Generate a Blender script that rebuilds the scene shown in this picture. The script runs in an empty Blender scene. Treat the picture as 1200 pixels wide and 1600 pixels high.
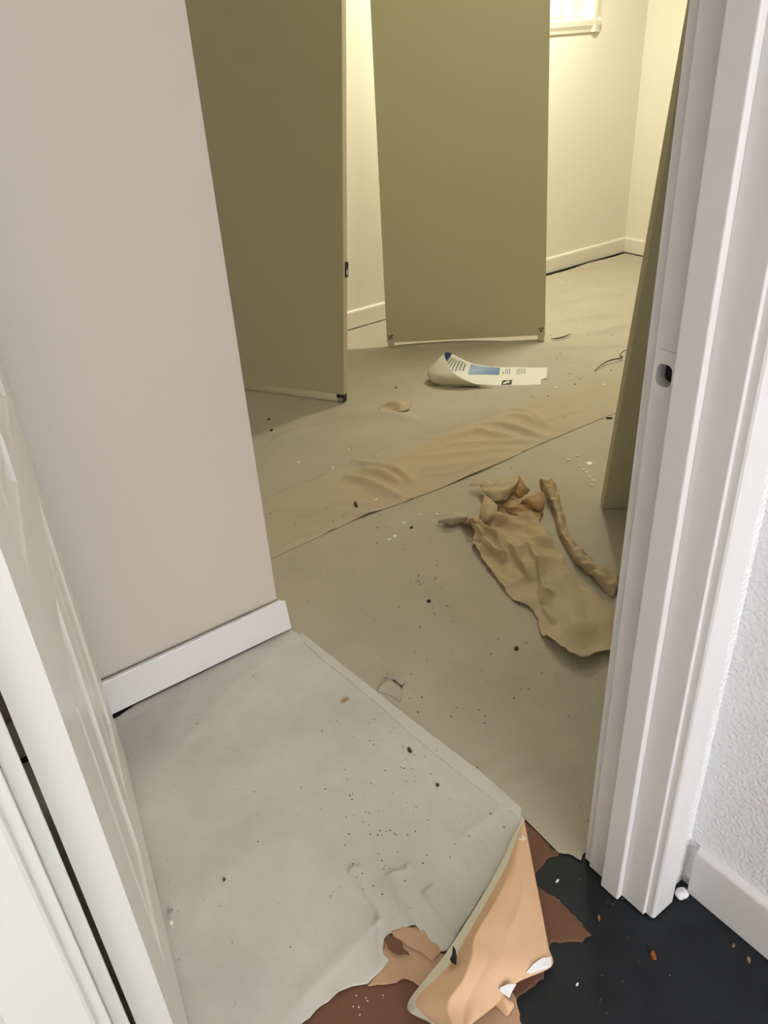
import bpy, bmesh, math, random
import numpy as np
from mathutils import Vector, Matrix

# ------------------------------------------------------------------ camera
H = 1.27                                   # camera height above the floor
FPX = 1249.187
YAW, PITCH, ROLL = (math.radians(a) for a in (34.5881, 31.1235, 3.5597))
def cam_axes():
    cy, sy, cp, sp = math.cos(YAW), math.sin(YAW), math.cos(PITCH), math.sin(PITCH)
    f = np.array([sy*cp, cy*cp, -sp]); r = np.array([cy, -sy, 0.]); d = np.cross(f, r)
    cr, sr = math.cos(ROLL), math.sin(ROLL)
    return cr*r + sr*d, -sr*r + cr*d, f
CR, CD, CF = cam_axes()
sc = bpy.context.scene
col = sc.collection
cd = bpy.data.cameras.new('camera'); cam = bpy.data.objects.new('camera', cd); col.objects.link(cam)
cd.sensor_fit = 'VERTICAL'; cd.sensor_height = 24.0; cd.sensor_width = 18.0
cd.lens = FPX/1600*24.0; cd.clip_start = 0.02
m = Matrix.Identity(4)
for i in range(3):
    m[i][0] = CR[i]; m[i][1] = -CD[i]; m[i][2] = -CF[i]
m[0][3], m[1][3], m[2][3] = 0, 0, H
cam.matrix_world = m
sc.camera = cam

# ------------------------------------------------------------------ light
w = bpy.data.worlds.new('world'); sc.world = w; w.use_nodes = True
bgn = w.node_tree.nodes['Background']
bgn.inputs[0].default_value = (0.97, 0.978, 1.0, 1); bgn.inputs[1].default_value = 6.2
def point(name, loc, power, colr, rad):
    l = bpy.data.lights.new(name, 'POINT'); l.energy = power; l.color = colr; l.shadow_soft_size = rad
    o = bpy.data.objects.new(name, l); o.location = loc; col.objects.link(o); return o
la = bpy.data.lights.new('unseen_back_light', 'AREA'); la.shape = 'DISK'; la.size = .16; la.energy = 30; la.color = (1.0, 0.955, 0.78)  # added unseen light behind the leaning slabs, aimed to balance the walls
back_light = bpy.data.objects.new('unseen_back_light', la); col.objects.link(back_light); back_light.location = (3.05, 2.76, 1.97)
back_light.rotation_euler = Vector((-.29, .40, -.87)).to_track_quat('-Z', 'Y').to_euler()
front_fill = point('room_front_fill', (2.15, 1.68, 2.30), 19, (1.0, 0.955, 0.74), 0.25)  # added overhead fill for the front of the room, no fixture seen
sc.view_settings.view_transform = 'Standard'; sc.view_settings.look = 'None'
sc.view_settings.gamma = 1.0; sc.view_settings.use_curve_mapping = False
sc.view_settings.exposure = 0.0

# ------------------------------------------------------------------ helpers
rng = np.random.default_rng(7); random.seed(7)
def F(px, py, z=0.0):
    """point at height z that the photograph shows at pixel px, py"""
    d = CR*((px-600)/FPX) + CD*((py-800)/FPX) + CF
    t = (z-H)/d[2]
    return np.array([d[0]*t, d[1]*t, z])
def F2(px, py): return F(px, py)[:2]
def srgb(r, g, b):
    return tuple(((c/255)/12.92 if c/255 <= .04045 else ((c/255+.055)/1.055)**2.4) for c in (r, g, b)) + (1,)
def link(name, me, mat=None, parent=None, smooth=False):
    o = bpy.data.objects.new(name, me); col.objects.link(o)
    for mm in (mat if isinstance(mat, (list, tuple)) else [mat]):
        if mm: me.materials.append(mm)
    if parent: o.parent = parent
    if smooth: me.polygons.foreach_set('use_smooth', [True]*len(me.polygons))
    return o
def mesh(name, verts, faces, mat=None, parent=None, smooth=False):
    me = bpy.data.meshes.new(name); me.from_pydata([tuple(map(float, v)) for v in verts], [], [tuple(map(int, f)) for f in faces]); me.update()
    return link(name, me, mat, parent, smooth)
def from_bm(name, bm, mat=None, parent=None, smooth=False):
    bmesh.ops.recalc_face_normals(bm, faces=bm.faces)
    me = bpy.data.meshes.new(name); bm.to_mesh(me); bm.free()
    return link(name, me, mat, parent, smooth)
def add_box(bm, lo, hi, bev=0.0, seg=2, mtx=None):
    r = bmesh.ops.create_cube(bm, size=1.0); vs = r['verts']
    for v in vs:
        v.co = Vector((lo[i] + (v.co[i]+.5)*(hi[i]-lo[i]) for i in range(3)))
    if bev:
        es = list({e for v in vs for e in v.link_edges})
        g = bmesh.ops.bevel(bm, geom=es, offset=bev, segments=seg, affect='EDGES', profile=.5)
        vs = list({v for f in g['faces'] for v in f.verts} | {v for v in vs if v.is_valid})
    if mtx is not None: bmesh.ops.transform(bm, matrix=mtx, verts=vs)
    return vs
def box(name, lo, hi, mat, parent=None, bev=0.0, seg=2, mtx=None):
    bm = bmesh.new(); add_box(bm, lo, hi, bev, seg, mtx); return from_bm(name, bm, mat, parent)
def extrude_profile(name, prof, p0, p1, ax, up, mat, parent=None, smooth=False):
    """closed 2D profile (a along ax, b along up) swept from p0 to p1"""
    p0, p1, ax, up = map(np.array, (p0, p1, ax, up)); n = len(prof)
    vs = [p + a*ax + b*up for p in (p0, p1) for a, b in prof]
    fs = [(i, (i+1) % n, n+(i+1) % n, n+i) for i in range(n)] + [tuple(range(n))[::-1], tuple(range(n, 2*n))]
    o = mesh(name, vs, fs, mat, parent)
    bm = bmesh.new(); bm.from_mesh(o.data); bmesh.ops.recalc_face_normals(bm, faces=bm.faces); bm.to_mesh(o.data); bm.free()
    return o
def tag(o, label, cat, group=None, kind=None):
    o['label'] = label; o['category'] = cat
    if group: o['group'] = group
    if kind: o['kind'] = kind
    return o
def struct(o, label=None):
    o['kind'] = 'structure'
    if label: o['label'] = label
    return o
def empty(name, loc=(0, 0, 0)):
    o = bpy.data.objects.new(name, None); o.location = loc; o.empty_display_size = .05; col.objects.link(o); return o
def reparent(o, parent):
    o.parent = parent; o.matrix_parent_inverse = Matrix.Translation(-Vector(parent.location)); return o
def thicken(o, t, off=-1):
    md = o.modifiers.new('thickness', 'SOLIDIFY'); md.thickness = t; md.offset = off; return o

# ------------------------------------------------------------------ materials
def mat_new(name):
    mt = bpy.data.materials.new(name); mt.use_nodes = True
    return mt, mt.node_tree, mt.node_tree.nodes['Principled BSDF']
def node(nt, t, **kw):
    n = nt.nodes.new(t)
    for k, v in kw.items():
        if k in n.inputs: n.inputs[k].default_value = v
        else: setattr(n, k, v)
    return n
def paint(name, c, rough=.5, bump=.0, bscale=60, var=.03, vscale=3, spec=.5, bdist=.002, detail=3):
    mt, nt, b = mat_new(name)
    tc = node(nt, 'ShaderNodeTexCoord')
    n1 = node(nt, 'ShaderNodeTexNoise', Scale=vscale, Detail=4.0)
    nt.links.new(tc.outputs['Object'], n1.inputs['Vector'])
    mx = node(nt, 'ShaderNodeMix', data_type='RGBA')
    mx.inputs[6].default_value = tuple(max(0, x*(1-var)) for x in c[:3]) + (1,)
    mx.inputs[7].default_value = tuple(min(1, x*(1+var)) for x in c[:3]) + (1,)
    nt.links.new(n1.outputs[0], mx.inputs[0]); nt.links.new(mx.outputs[2], b.inputs['Base Color'])
    b.inputs['Roughness'].default_value = rough
    b.inputs['Specular IOR Level'].default_value = spec
    if bump:
        n2 = node(nt, 'ShaderNodeTexNoise', Scale=bscale, Detail=float(detail))
        nt.links.new(tc.outputs['Object'], n2.inputs['Vector'])
        bp = node(nt, 'ShaderNodeBump', Strength=bump, Distance=bdist)
        nt.links.new(n2.outputs[0], bp.inputs['Height']); nt.links.new(bp.outputs[0], b.inputs['Normal'])
    return mt
def paper(name, base, tan, rough=.75, blotch=.1, bump=.25, speck=True):
    """painted-over masking paper: attribute 'tan' shows bare kraft paper"""
    mt, nt, b = mat_new(name)
    tc = node(nt, 'ShaderNodeTexCoord')
    at = node(nt, 'ShaderNodeAttribute', attribute_name='tan')
    n1 = node(nt, 'ShaderNodeTexNoise', Scale=5.0, Detail=6.0, Roughness=.6)
    nt.links.new(tc.outputs['Object'], n1.inputs['Vector'])
    cr = node(nt, 'ShaderNodeMix', data_type='RGBA')
    cr.inputs[6].default_value = tuple(x*(1-blotch) for x in base[:3]) + (1,)
    cr.inputs[7].default_value = tuple(min(1, x*(1+blotch)) for x in base[:3]) + (1,)
    mr = node(nt, 'ShaderNodeMapRange'); mr.inputs[1].default_value = .3; mr.inputs[2].default_value = .7
    nt.links.new(n1.outputs[0], mr.inputs[0]); nt.links.new(mr.outputs[0], cr.inputs[0])
    n3 = node(nt, 'ShaderNodeTexNoise', Scale=14.0, Detail=5.0)
    nt.links.new(tc.outputs['Object'], n3.inputs['Vector'])
    ma = node(nt, 'ShaderNodeMath', operation='MULTIPLY_ADD'); ma.inputs[1].default_value = .7; ma.inputs[2].default_value = -.35
    nt.links.new(n3.outputs[0], ma.inputs[0])
    m2 = node(nt, 'ShaderNodeMath', operation='MULTIPLY'); nt.links.new(at.outputs['Fac'], m2.inputs[1]); nt.links.new(ma.outputs[0], m2.inputs[0])
    m3 = node(nt, 'ShaderNodeMath', operation='ADD', use_clamp=True); nt.links.new(m2.outputs[0], m3.inputs[0]); nt.links.new(at.outputs['Fac'], m3.inputs[1])
    mx = node(nt, 'ShaderNodeMix', data_type='RGBA'); mx.inputs[7].default_value = tan
    nt.links.new(m3.outputs[0], mx.inputs[0]); nt.links.new(cr.outputs[2], mx.inputs[6])
    last = mx
    if speck:                                # fine dirt
        n4 = node(nt, 'ShaderNodeTexNoise', Scale=70.0, Detail=3.0)
        nt.links.new(tc.outputs['Object'], n4.inputs['Vector'])
        n5 = node(nt, 'ShaderNodeTexNoise', Scale=4.0, Detail=2.0)
        nt.links.new(tc.outputs['Object'], n5.inputs['Vector'])
        mr2 = node(nt, 'ShaderNodeMapRange'); mr2.inputs[1].default_value = .70; mr2.inputs[2].default_value = .76
        nt.links.new(n4.outputs[0], mr2.inputs[0])
        mm = node(nt, 'ShaderNodeMath', operation='MULTIPLY'); nt.links.new(mr2.outputs[0], mm.inputs[0]); nt.links.new(n5.outputs[0], mm.inputs[1])
        m5 = node(nt, 'ShaderNodeMix', data_type='RGBA'); m5.inputs[7].default_value = tuple(x*.4 for x in base[:3]) + (1,)
        nt.links.new(mm.outputs[0], m5.inputs[0]); nt.links.new(mx.outputs[2], m5.inputs[6]); last = m5
    nt.links.new(last.outputs[2], b.inputs['Base Color'])
    b.inputs['Roughness'].default_value = rough; b.inputs['Specular IOR Level'].default_value = .25
    n2 = node(nt, 'ShaderNodeTexNoise', Scale=22.0, Detail=5.0)
    nt.links.new(tc.outputs['Object'], n2.inputs['Vector'])
    bp = node(nt, 'ShaderNodeBump', Strength=bump, Distance=.004)
    nt.links.new(n2.outputs[0], bp.inputs['Height']); nt.links.new(bp.outputs[0], b.inputs['Normal'])
    return mt

M = {}
M['hall_wall'] = paint('hall_wall_paint', (.87, .872, .885, 1), .26, .9, 165, .02, 2, .5, .0045, 1)
M['left_wall'] = paint('entry_wall_paint', (.65, .575, .505, 1), .55, .15, 150, .03, 2, .4, .001)
M['room_wall'] = paint('cream_room_paint', (.86, .825, .71, 1), .5, .12, 120, .02, 2, .4, .001)
M['ceiling'] = paint('ceiling_paint', (.90, .88, .82, 1), .8, .1, 100)
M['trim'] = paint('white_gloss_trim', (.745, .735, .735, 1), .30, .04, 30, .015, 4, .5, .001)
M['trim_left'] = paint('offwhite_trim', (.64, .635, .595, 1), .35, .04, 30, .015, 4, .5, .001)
M['base_left'] = paint('baseboard_paint', (.80, .775, .765, 1), .4, .05, 40, .02, 6, .5, .001)
M['room_trim'] = paint('cream_trim_paint', (.84, .80, .69, 1), .4, .05, 40, .02, 6, .5, .001)
M['door'] = paint('white_door_paint', (.76, .745, .70, 1), .28, .03, 30, .015, 4, .5, .001)
M['panel'] = paint('primed_door_slab', (.55, .51, .34, 1), .55, .08, 60, .02, 3, .35, .001)
M['floor'] = paint('dark_painted_subfloor', (.0135, .0165, .0205, 1), .55, .6, 40, .55, 16, .3, .002, 8)
M['dark'] = paint('dark_cavity', (.01, .01, .012, 1), .8)
M['metal'] = paint('painted_metal', (.70, .67, .63, 1), .35)
M['caster'] = paint('black_plastic', (.015, .015, .017, 1), .45)
M['wheel'] = paint('grey_wheel', (.35, .34, .33, 1), .4)
M['brass'] = paint('old_hinge_metal', (.19, .17, .10, 1), .4)
M['near'] = paper('painted_masking_paper', (.60, .575, .53, 1), srgb(196, 160, 120), .7, .10, .5)
M['mid'] = paper('painted_masking_paper_room', (.465, .418, .325, 1), (.54, .40, .235, 1), .75, .06, .22)
M['tape'] = paper('painted_tape', (.63, .605, .55, 1), (.6, .5, .4, 1), .6, .05, .15)
M['kraft'] = paper('bare_kraft_paper', (.76, .495, .305, 1), (.86, .81, .66, 1), .8, .06, .12, False)
M['scrap'] = paper('tan_paper_scrap', (.54, .345, .215, 1), (.84, .79, .64, 1), .65, .06, .2, False)
M['crumple'] = paper('crumpled_masking_paper', (.52, .415, .265, 1), (.46, .285, .13, 1), .65, .08, .3, False)
M['rosin'] = paper('red_rosin_paper', (.175, .085, .052, 1), (.2, .12, .08, 1), .8, .08, .25, False)
M['cream'] = paper('cream_side', (.70, .63, .45, 1), (.6, .5, .3, 1), .6, .06, .2, False)
M['white_scrap'] = paint('white_paper', (.80, .79, .80, 1), .7)
M['label'] = paint('label_paper', (.82, .80, .70, 1), .5, .05, 40)
M['label_back'] = paint('label_paper_back', (.60, .56, .45, 1), .7, .1, 40)
M['blue'] = paint('label_blue', (.13, .25, .40, 1), .45)
M['dblue'] = paint('label_dark_blue', (.008, .05, .19, 1), .4)
M['ink'] = paint('label_ink', (.24, .24, .24, 1), .6)
M['black_ink'] = paint('label_black_ink', (.03, .03, .03, 1), .6)
M['chip'] = paint('dark_debris', (.055, .04, .025, 1), .8, .3, 80)
M['wood'] = paint('wood_chip', (.36, .20, .09, 1), .7, .2, 120)
M['orange'] = paint('orange_chip', (.33, .095, .02, 1), .5)
M['drop'] = paint('white_paint_drop', (.85, .83, .74, 1), .35)
def glass_mat():
    mt, nt, b = mat_new('obscured_window_film')
    tc = node(nt, 'ShaderNodeTexCoord'); n = node(nt, 'ShaderNodeTexNoise', Scale=14.0, Detail=3.0)
    nt.links.new(tc.outputs['Object'], n.inputs['Vector'])
    bp = node(nt, 'ShaderNodeBump', Strength=.8, Distance=.02); nt.links.new(n.outputs[0], bp.inputs['Height'])
    tl = node(nt, 'ShaderNodeBsdfTranslucent'); tl.inputs[0].default_value = (.62, .585, .47, 1)
    gl = node(nt, 'ShaderNodeBsdfGlossy'); gl.inputs['Roughness'].default_value = .2
    mx = node(nt, 'ShaderNodeMixShader'); mx.inputs[0].default_value = .15
    for q in (tl, gl): nt.links.new(bp.outputs[0], q.inputs['Normal'])
    nt.links.new(tl.outputs[0], mx.inputs[1]); nt.links.new(gl.outputs[0], mx.inputs[2])
    nt.links.new(mx.outputs[0], nt.nodes['Material Output'].inputs[0]); nt.nodes.remove(b)
    return mt
M['glass'] = glass_mat()

# ------------------------------------------------------------------ room shell
CEIL = 2.44
YH, YR = .417, .546                 # hall face and room face of the door wall
XJL, XJR = -.005, .752              # jamb faces of the door opening
HEAD = 2.03
XHALL = .857                        # hall wall on the right
YL, XLC = 1.440, .663               # entry wall and its outer corner
YF, XR = 3.252, 4.170               # far wall, right wall of the room
struct(box('floor', (-2.2, -2.6, -.06), (4.3, 3.4, 0), M['floor']), 'dark painted subfloor showing beyond the torn paper')
struct(box('ceiling', (-2.2, -2.6, CEIL), (4.3, 3.4, CEIL+.08), M['ceiling']))
# door wall: two piers and a head
bm = bmesh.new()
add_box(bm, (-2.2, YH, 0), (XJL-.02, YR-.004, CEIL)); add_box(bm, (XJR+.02, YH, 0), (XR+.1, YR-.004, CEIL)); add_box(bm, (XJL-.02, YH, HEAD+.02), (XJR+.02, YR-.004, CEIL))
struct(from_bm('wall_door', bm, M['hall_wall']), 'wall around the doorway')
struct(box('wall_right', (XHALL, -2.6, 0), (XHALL+.1, YH, CEIL), M['hall_wall']), 'white hallway wall with orange peel texture')
struct(box('wall_left', (-1.0, YL, 0), (XLC, YL+.80, CEIL), M['left_wall'], bev=.004), 'beige grey wall facing the doorway')
struct(box('wall_entry_side', (-1.0, YR, 0), (-.62, YL, CEIL), M['left_wall']))
struct(box('wall_hall_side', (-.85, -2.6, 0), (-.75, YH, CEIL), M['left_wall']))
struct(box('wall_room_left', (-.75, YL+.80, 0), (-.65, YF, CEIL), M['room_wall']))
struct(box('wall_room_right', (XR, YR, 0), (XR+.1, YF+.1, CEIL), M['room_wall']), 'cream wall at the right of the room')
# far wall with the window hole
WX0, WX1, WZ0, WZ1 = 2.75, 3.722, 1.262, 2.10
bm = bmesh.new()
add_box(bm, (-.75, YF, 0), (WX0, YF+.14, CEIL)); add_box(bm, (WX1, YF, 0), (XR+.1, YF+.14, CEIL))
add_box(bm, (WX0, YF, 0), (WX1, YF+.14, WZ0)); add_box(bm, (WX0, YF, WZ1), (WX1, YF+.14, CEIL))
struct(from_bm('wall_far', bm, M['room_wall']), 'cream far wall below the window')
# window
wn = struct(empty('window_1', (WX0, YF, WZ0)), 'window with cream frame high on the far wall')
reparent(box('pane', (WX0+.1, YF+.100, WZ0), (WX1-.1, YF+.104, WZ1), M['glass']), wn)
for lo, hi in (((WX0, YF+.075, WZ0), (WX0+.1, YF+.12, WZ1)), ((WX1-.1, YF+.045, WZ0+.001), (WX1, YF+.12, WZ1))):
    reparent(box('sash', lo, hi, M['room_trim'], bev=.004), wn)
cp = [(0, 0), (0, .012), (.012, .019), (.035, .017), (.052, .010), (.065, .008), (.065, 0)]
e = .065
for nm, a, b, ax in (('casing', (WX0-.06, YF, WZ0), (WX1+.06, YF, WZ0), (0, 0, -1)), ('casing', (WX1, YF, WZ0-e), (WX1, YF, WZ1+e), (1, 0, 0)), ('casing', (WX0, YF, WZ0-e), (WX0, YF, WZ1+e), (-1, 0, 0)), ('casing', (WX0-.06, YF, WZ1), (WX1+.06, YF, WZ1), (0, 0, 1))):
    reparent(extrude_profile(nm, cp, a, b, ax, (0, -1, 0), M['room_trim']), wn)
# baseboards
def bb_prof(h, t, r=.012):
    p = [(0, 0), (t, 0), (t, h-r)]
    for k in range(1, 6):
        a = math.pi/2*k/5; p.append((t-r+r*math.cos(a), h-r+r*math.sin(a)))
    return p + [(0, h)]
struct(extrude_profile('baseboard_hall', bb_prof(.108, .0135, .009), (XHALL, -2.6, .002), (XHALL, .397, .002), (-1, 0, 0), (0, 0, 1), M['trim']), 'white baseboard along the textured hallway wall')
struct(extrude_profile('baseboard_far', bb_prof(.086, .013), (-.65, YF, .008), (XR, YF, .008), (0, -1, 0), (0, 0, 1), M['room_trim']), 'cream baseboard under the window wall')
struct(extrude_profile('baseboard_room_right', bb_prof(.086, .013), (XR, YR, .008), (XR, YF-.012, .008), (-1, 0, 0), (0, 0, 1), M['room_trim']))
# loose baseboard on the entry wall, standing off the plaster, with a roughly cut end
prof = [(.010, 0), (.019, 0), (.019, .088), (.017, .0915), (.010, .0915)]
n = 9
vs = []; fs = []
xs = [-.60, .60]
bm = bmesh.new()
rings = []
for k, x in enumerate([-.60, .30, .664]):
    rings.append([bm.verts.new((x + (0 if k < 2 else .016*(b < .05) + .010*(.05 <= b < .09)), YL-a-.000*k, .012+b)) for a, b in prof])
mid = []
for r0, r1 in zip(rings[:-1], rings[1:]):
    for i in range(len(prof)):
        j = (i+1) % len(prof); bm.faces.new((r0[i], r0[j], r1[j], r1[i]))
bm.faces.new(rings[0]); bm.faces.new(rings[-1][::-1])
struct(from_bm('baseboard_left', bm, M['base_left']), 'loose white baseboard with a dark gap along the wall')

# ------------------------------------------------------------------ right door jamb
tr = struct(empty('trim_1', (XJR, .48, 0)), 'white right door jamb with stop, strike plate and casing')
jamb = box('jamb', (XJR, YH-.002, .004), (XJR+.02, YR-.016, HEAD), M['trim'], bev=.0015)
ZS, YS = .916, .5120
def rounded_prism(name, y0, y1, z0, z1, x0, x1, r, mat, seg=5):
    pts = []
    for cx, cz, a0 in ((y1-r, z1-r, 0), (y0+r, z1-r, 90), (y0+r, z0+r, 180), (y1-r, z0+r, 270)):
        for k in range(seg+1):
            a = math.radians(a0+90*k/seg); pts.append((cx+r*math.cos(a), cz+r*math.sin(a)))
    return extrude_profile(name, pts, (x0, 0, 0), (x1, 0, 0), (0, 1, 0), (0, 0, 1), mat)
def carve(o, cutter):
    md = o.modifiers.new('cut', 'BOOLEAN'); md.object = cutter; md.operation = 'DIFFERENCE'; md.solver = 'EXACT'
    dg = bpy.context.evaluated_depsgraph_get(); me = bpy.data.meshes.new_from_object(o.evaluated_get(dg))
    o.modifiers.clear(); o.data = me
cut = rounded_prism('cutter', YS-.0105, YS+.0105, ZS-.0132, ZS+.0132, XJR-.02, XJR+.017, .007, M['trim'])
carve(jamb, cut)
plate = rounded_prism('strike_plate', YS-.0155, YS+.0150, ZS-.029, ZS+.029, XJR-.0020, XJR+.0005, .005, M['trim'])
carve(plate, cut); bpy.data.objects.remove(cut)
reparent(jamb, tr); reparent(plate, tr); plate['label'] = 'painted-over strike plate with latch hole'
lpk = rounded_prism('latch_pocket', YS-.0100, YS+.0100, ZS-.0130, ZS+.0130, XJR+.0150, XJR+.0168, .007, M['dark']); lpk.parent = plate; lpk.matrix_parent_inverse = Matrix.Identity(4)
reparent(box('door_stop', (XJR-.0125, .4585, .003), (XJR, .494, HEAD-.012), M['trim'], bev=.002), tr)
def casing_prof(w_):
    return [(0, 0), (0, .0125), (.0015, .0155), (.004, .017), (w_-.003, .017), (w_, .014), (w_, 0)]
reparent(extrude_profile('casing', casing_prof(.052), (XJR+.006, YH, .005), (XJR+.006, YH, HEAD+.06), (1, 0, 0), (0, -1, 0), M['trim']), tr)
reparent(extrude_profile('casing', [(0, 0), (0, .014), (.003, .016), (.055, .016), (.055, 0)], (XJR+.006, YR-.016, .005), (XJR+.006, YR-.016, HEAD+.06), (1, 0, 0), (0, 1, 0), M['trim']), tr)
# left jamb
tl = struct(empty('trim_2', (XJL, .48, 0)), 'white left door jamb and casing at the near edge')
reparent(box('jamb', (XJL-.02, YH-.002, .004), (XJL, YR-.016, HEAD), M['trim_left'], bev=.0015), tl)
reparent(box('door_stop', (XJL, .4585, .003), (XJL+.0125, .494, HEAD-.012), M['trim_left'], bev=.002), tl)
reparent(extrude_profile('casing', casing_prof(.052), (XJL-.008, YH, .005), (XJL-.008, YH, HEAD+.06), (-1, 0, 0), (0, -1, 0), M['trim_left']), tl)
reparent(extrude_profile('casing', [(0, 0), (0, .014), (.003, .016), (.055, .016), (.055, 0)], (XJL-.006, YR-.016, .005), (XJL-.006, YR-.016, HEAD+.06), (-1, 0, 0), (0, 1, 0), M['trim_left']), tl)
# head jamb
th = struct(empty('trim_3', (.37, .48, HEAD)))
reparent(box('jamb', (XJL-.02, YH-.002, HEAD), (XJR+.02, YR-.016, HEAD+.02), M['trim']), th)
reparent(extrude_profile('casing', casing_prof(.052), (XJL-.06, YH, HEAD+.008), (XJR+.058, YH, HEAD+.008), (0, 0, 1), (0, -1, 0), M['trim']), th)
# lump of caulk in the corner beside the casing
bm = bmesh.new(); bmesh.ops.create_icosphere(bm, subdivisions=3, radius=1.0)
for v in bm.verts:
    q = v.co.copy(); k = 1 + .16*math.sin(3*q.x+2*q.z)*math.cos(3*q.y+2)
    v.co = Vector((.829+.011*q.x*k, .398+.010*q.y*k, .009+.010*q.z*k))
tag(from_bm('caulk_lump', bm, M['white_scrap'], None, True), 'small lump of white caulk in the corner beside the door casing', 'caulk')

# ------------------------------------------------------------------ open six-panel door at the left
DA, DB = np.array([.049, .560]), np.array([.199, 1.280])
du = (DB-DA)/np.linalg.norm(DB-DA); DL = float(np.linalg.norm(DB-DA)); dn = np.array([-du[1], du[0]])
dmx = Matrix(((du[0], dn[0], 0, DA[0]), (du[1], dn[1], 0, DA[1]), (0, 0, 1, 0), (0, 0, 0, 1)))
door = struct(empty('door_1', (0, 0, 0)), 'white moulded panel door swung open into the room'); door.matrix_world = dmx
DT = .035
def door_frame():
    bm = bmesh.new()
    xs = [0, .128, .328, .415, .612, DL]; zs = [.014, .225, .700, .860, 1.47, 1.60, 1.90, 2.02]
    holes = [(i, j) for i in (1, 3) for j in (1, 3, 5)]
    def P(x, y, z): return bm.verts.new((x, y, z))
    cache = {}
    def V(x, y, z):
        k = (round(x, 5), round(y, 5), round(z, 5))
        if k not in cache: cache[k] = P(x, y, z)
        return cache[k]
    for side, y in ((0, 0.0), (1, DT)):
        s = 1 if side == 0 else -1
        for i in range(len(xs)-1):
            for j in range(len(zs)-1):
                x0, x1, z0, z1 = xs[i], xs[i+1], zs[j], zs[j+1]
                if (i, j) in holes:
                    # moulded panel: steps of sticking, recess and raised field
                    loops = []
                    for ins, dep in ((0, 0), (.004, .0035), (.012, .0065), (.022, .0085), (.030, .0085), (.048, .0025), (.052, .0020)):
                        yy = y + s*dep
                        loops.append([V(x0+ins, yy, z0+ins), V(x1-ins, yy, z0+ins), V(x1-ins, yy, z1-ins), V(x0+ins, yy, z1-ins)])
                    for a, b in zip(loops[:-1], loops[1:]):
                        for k in range(4): bm.faces.new((a[k], a[(k+1) % 4], b[(k+1) % 4], b[k]))
                    bm.faces.new(loops[-1])
                else:
                    bm.faces.new((V(x0, y, z0), V(x1, y, z0), V(x1, y, z1), V(x0, y, z1)))
    for i in range(len(xs)-1):
        for z in (zs[0], zs[-1]): bm.faces.new((V(xs[i], 0, z), V(xs[i+1], 0, z), V(xs[i+1], DT, z), V(xs[i], DT, z)))
    for j in range(len(zs)-1):
        for x in (xs[0], xs[-1]): bm.faces.new((V(x, 0, zs[j]), V(x, 0, zs[j+1]), V(x, DT, zs[j+1]), V(x, DT, zs[j])))
    es = [e for e in bm.edges if all(abs(v.co.x) < 1e-6 and abs(v.co.y) < 1e-6 for v in e.verts)]
    bmesh.ops.bevel(bm, geom=es, offset=.002, segments=2, affect='EDGES')
    return bm
o = from_bm('door_leaf', door_frame(), M['door']); o.parent = door
for z in (.24, .985, 1.80):                  # hinges in the gap
    bm = bmesh.new()
    add_box(bm, (-.0012, .006, z-.045), (-.0002, DT-.001, z+.045))
    lf = from_bm('hinge', bm, M['door']); lf.parent = door; bm = bmesh.new()
    bmesh.ops.create_cone(bm, cap_ends=True, segments=12, radius1=.006, radius2=.006, depth=.09, matrix=Matrix.Translation((-.004, DT+.006, z)))
    o = from_bm('knuckle', bm, M['brass']); o.parent = lf
bm = bmesh.new()
for y, s in ((0, -1), (DT, 1)):
    for d, r in ((.004, .031), (.02, .012), (.036, .024), (.052, .027), (.064, .018)):
        bmesh.ops.create_cone(bm, cap_ends=True, segments=20, radius1=r, radius2=r*.93, depth=.016, matrix=Matrix.Translation((DL-.065, y+s*d, 1.22)) @ Matrix.Rotation(math.pi/2, 4, 'X'))

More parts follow.
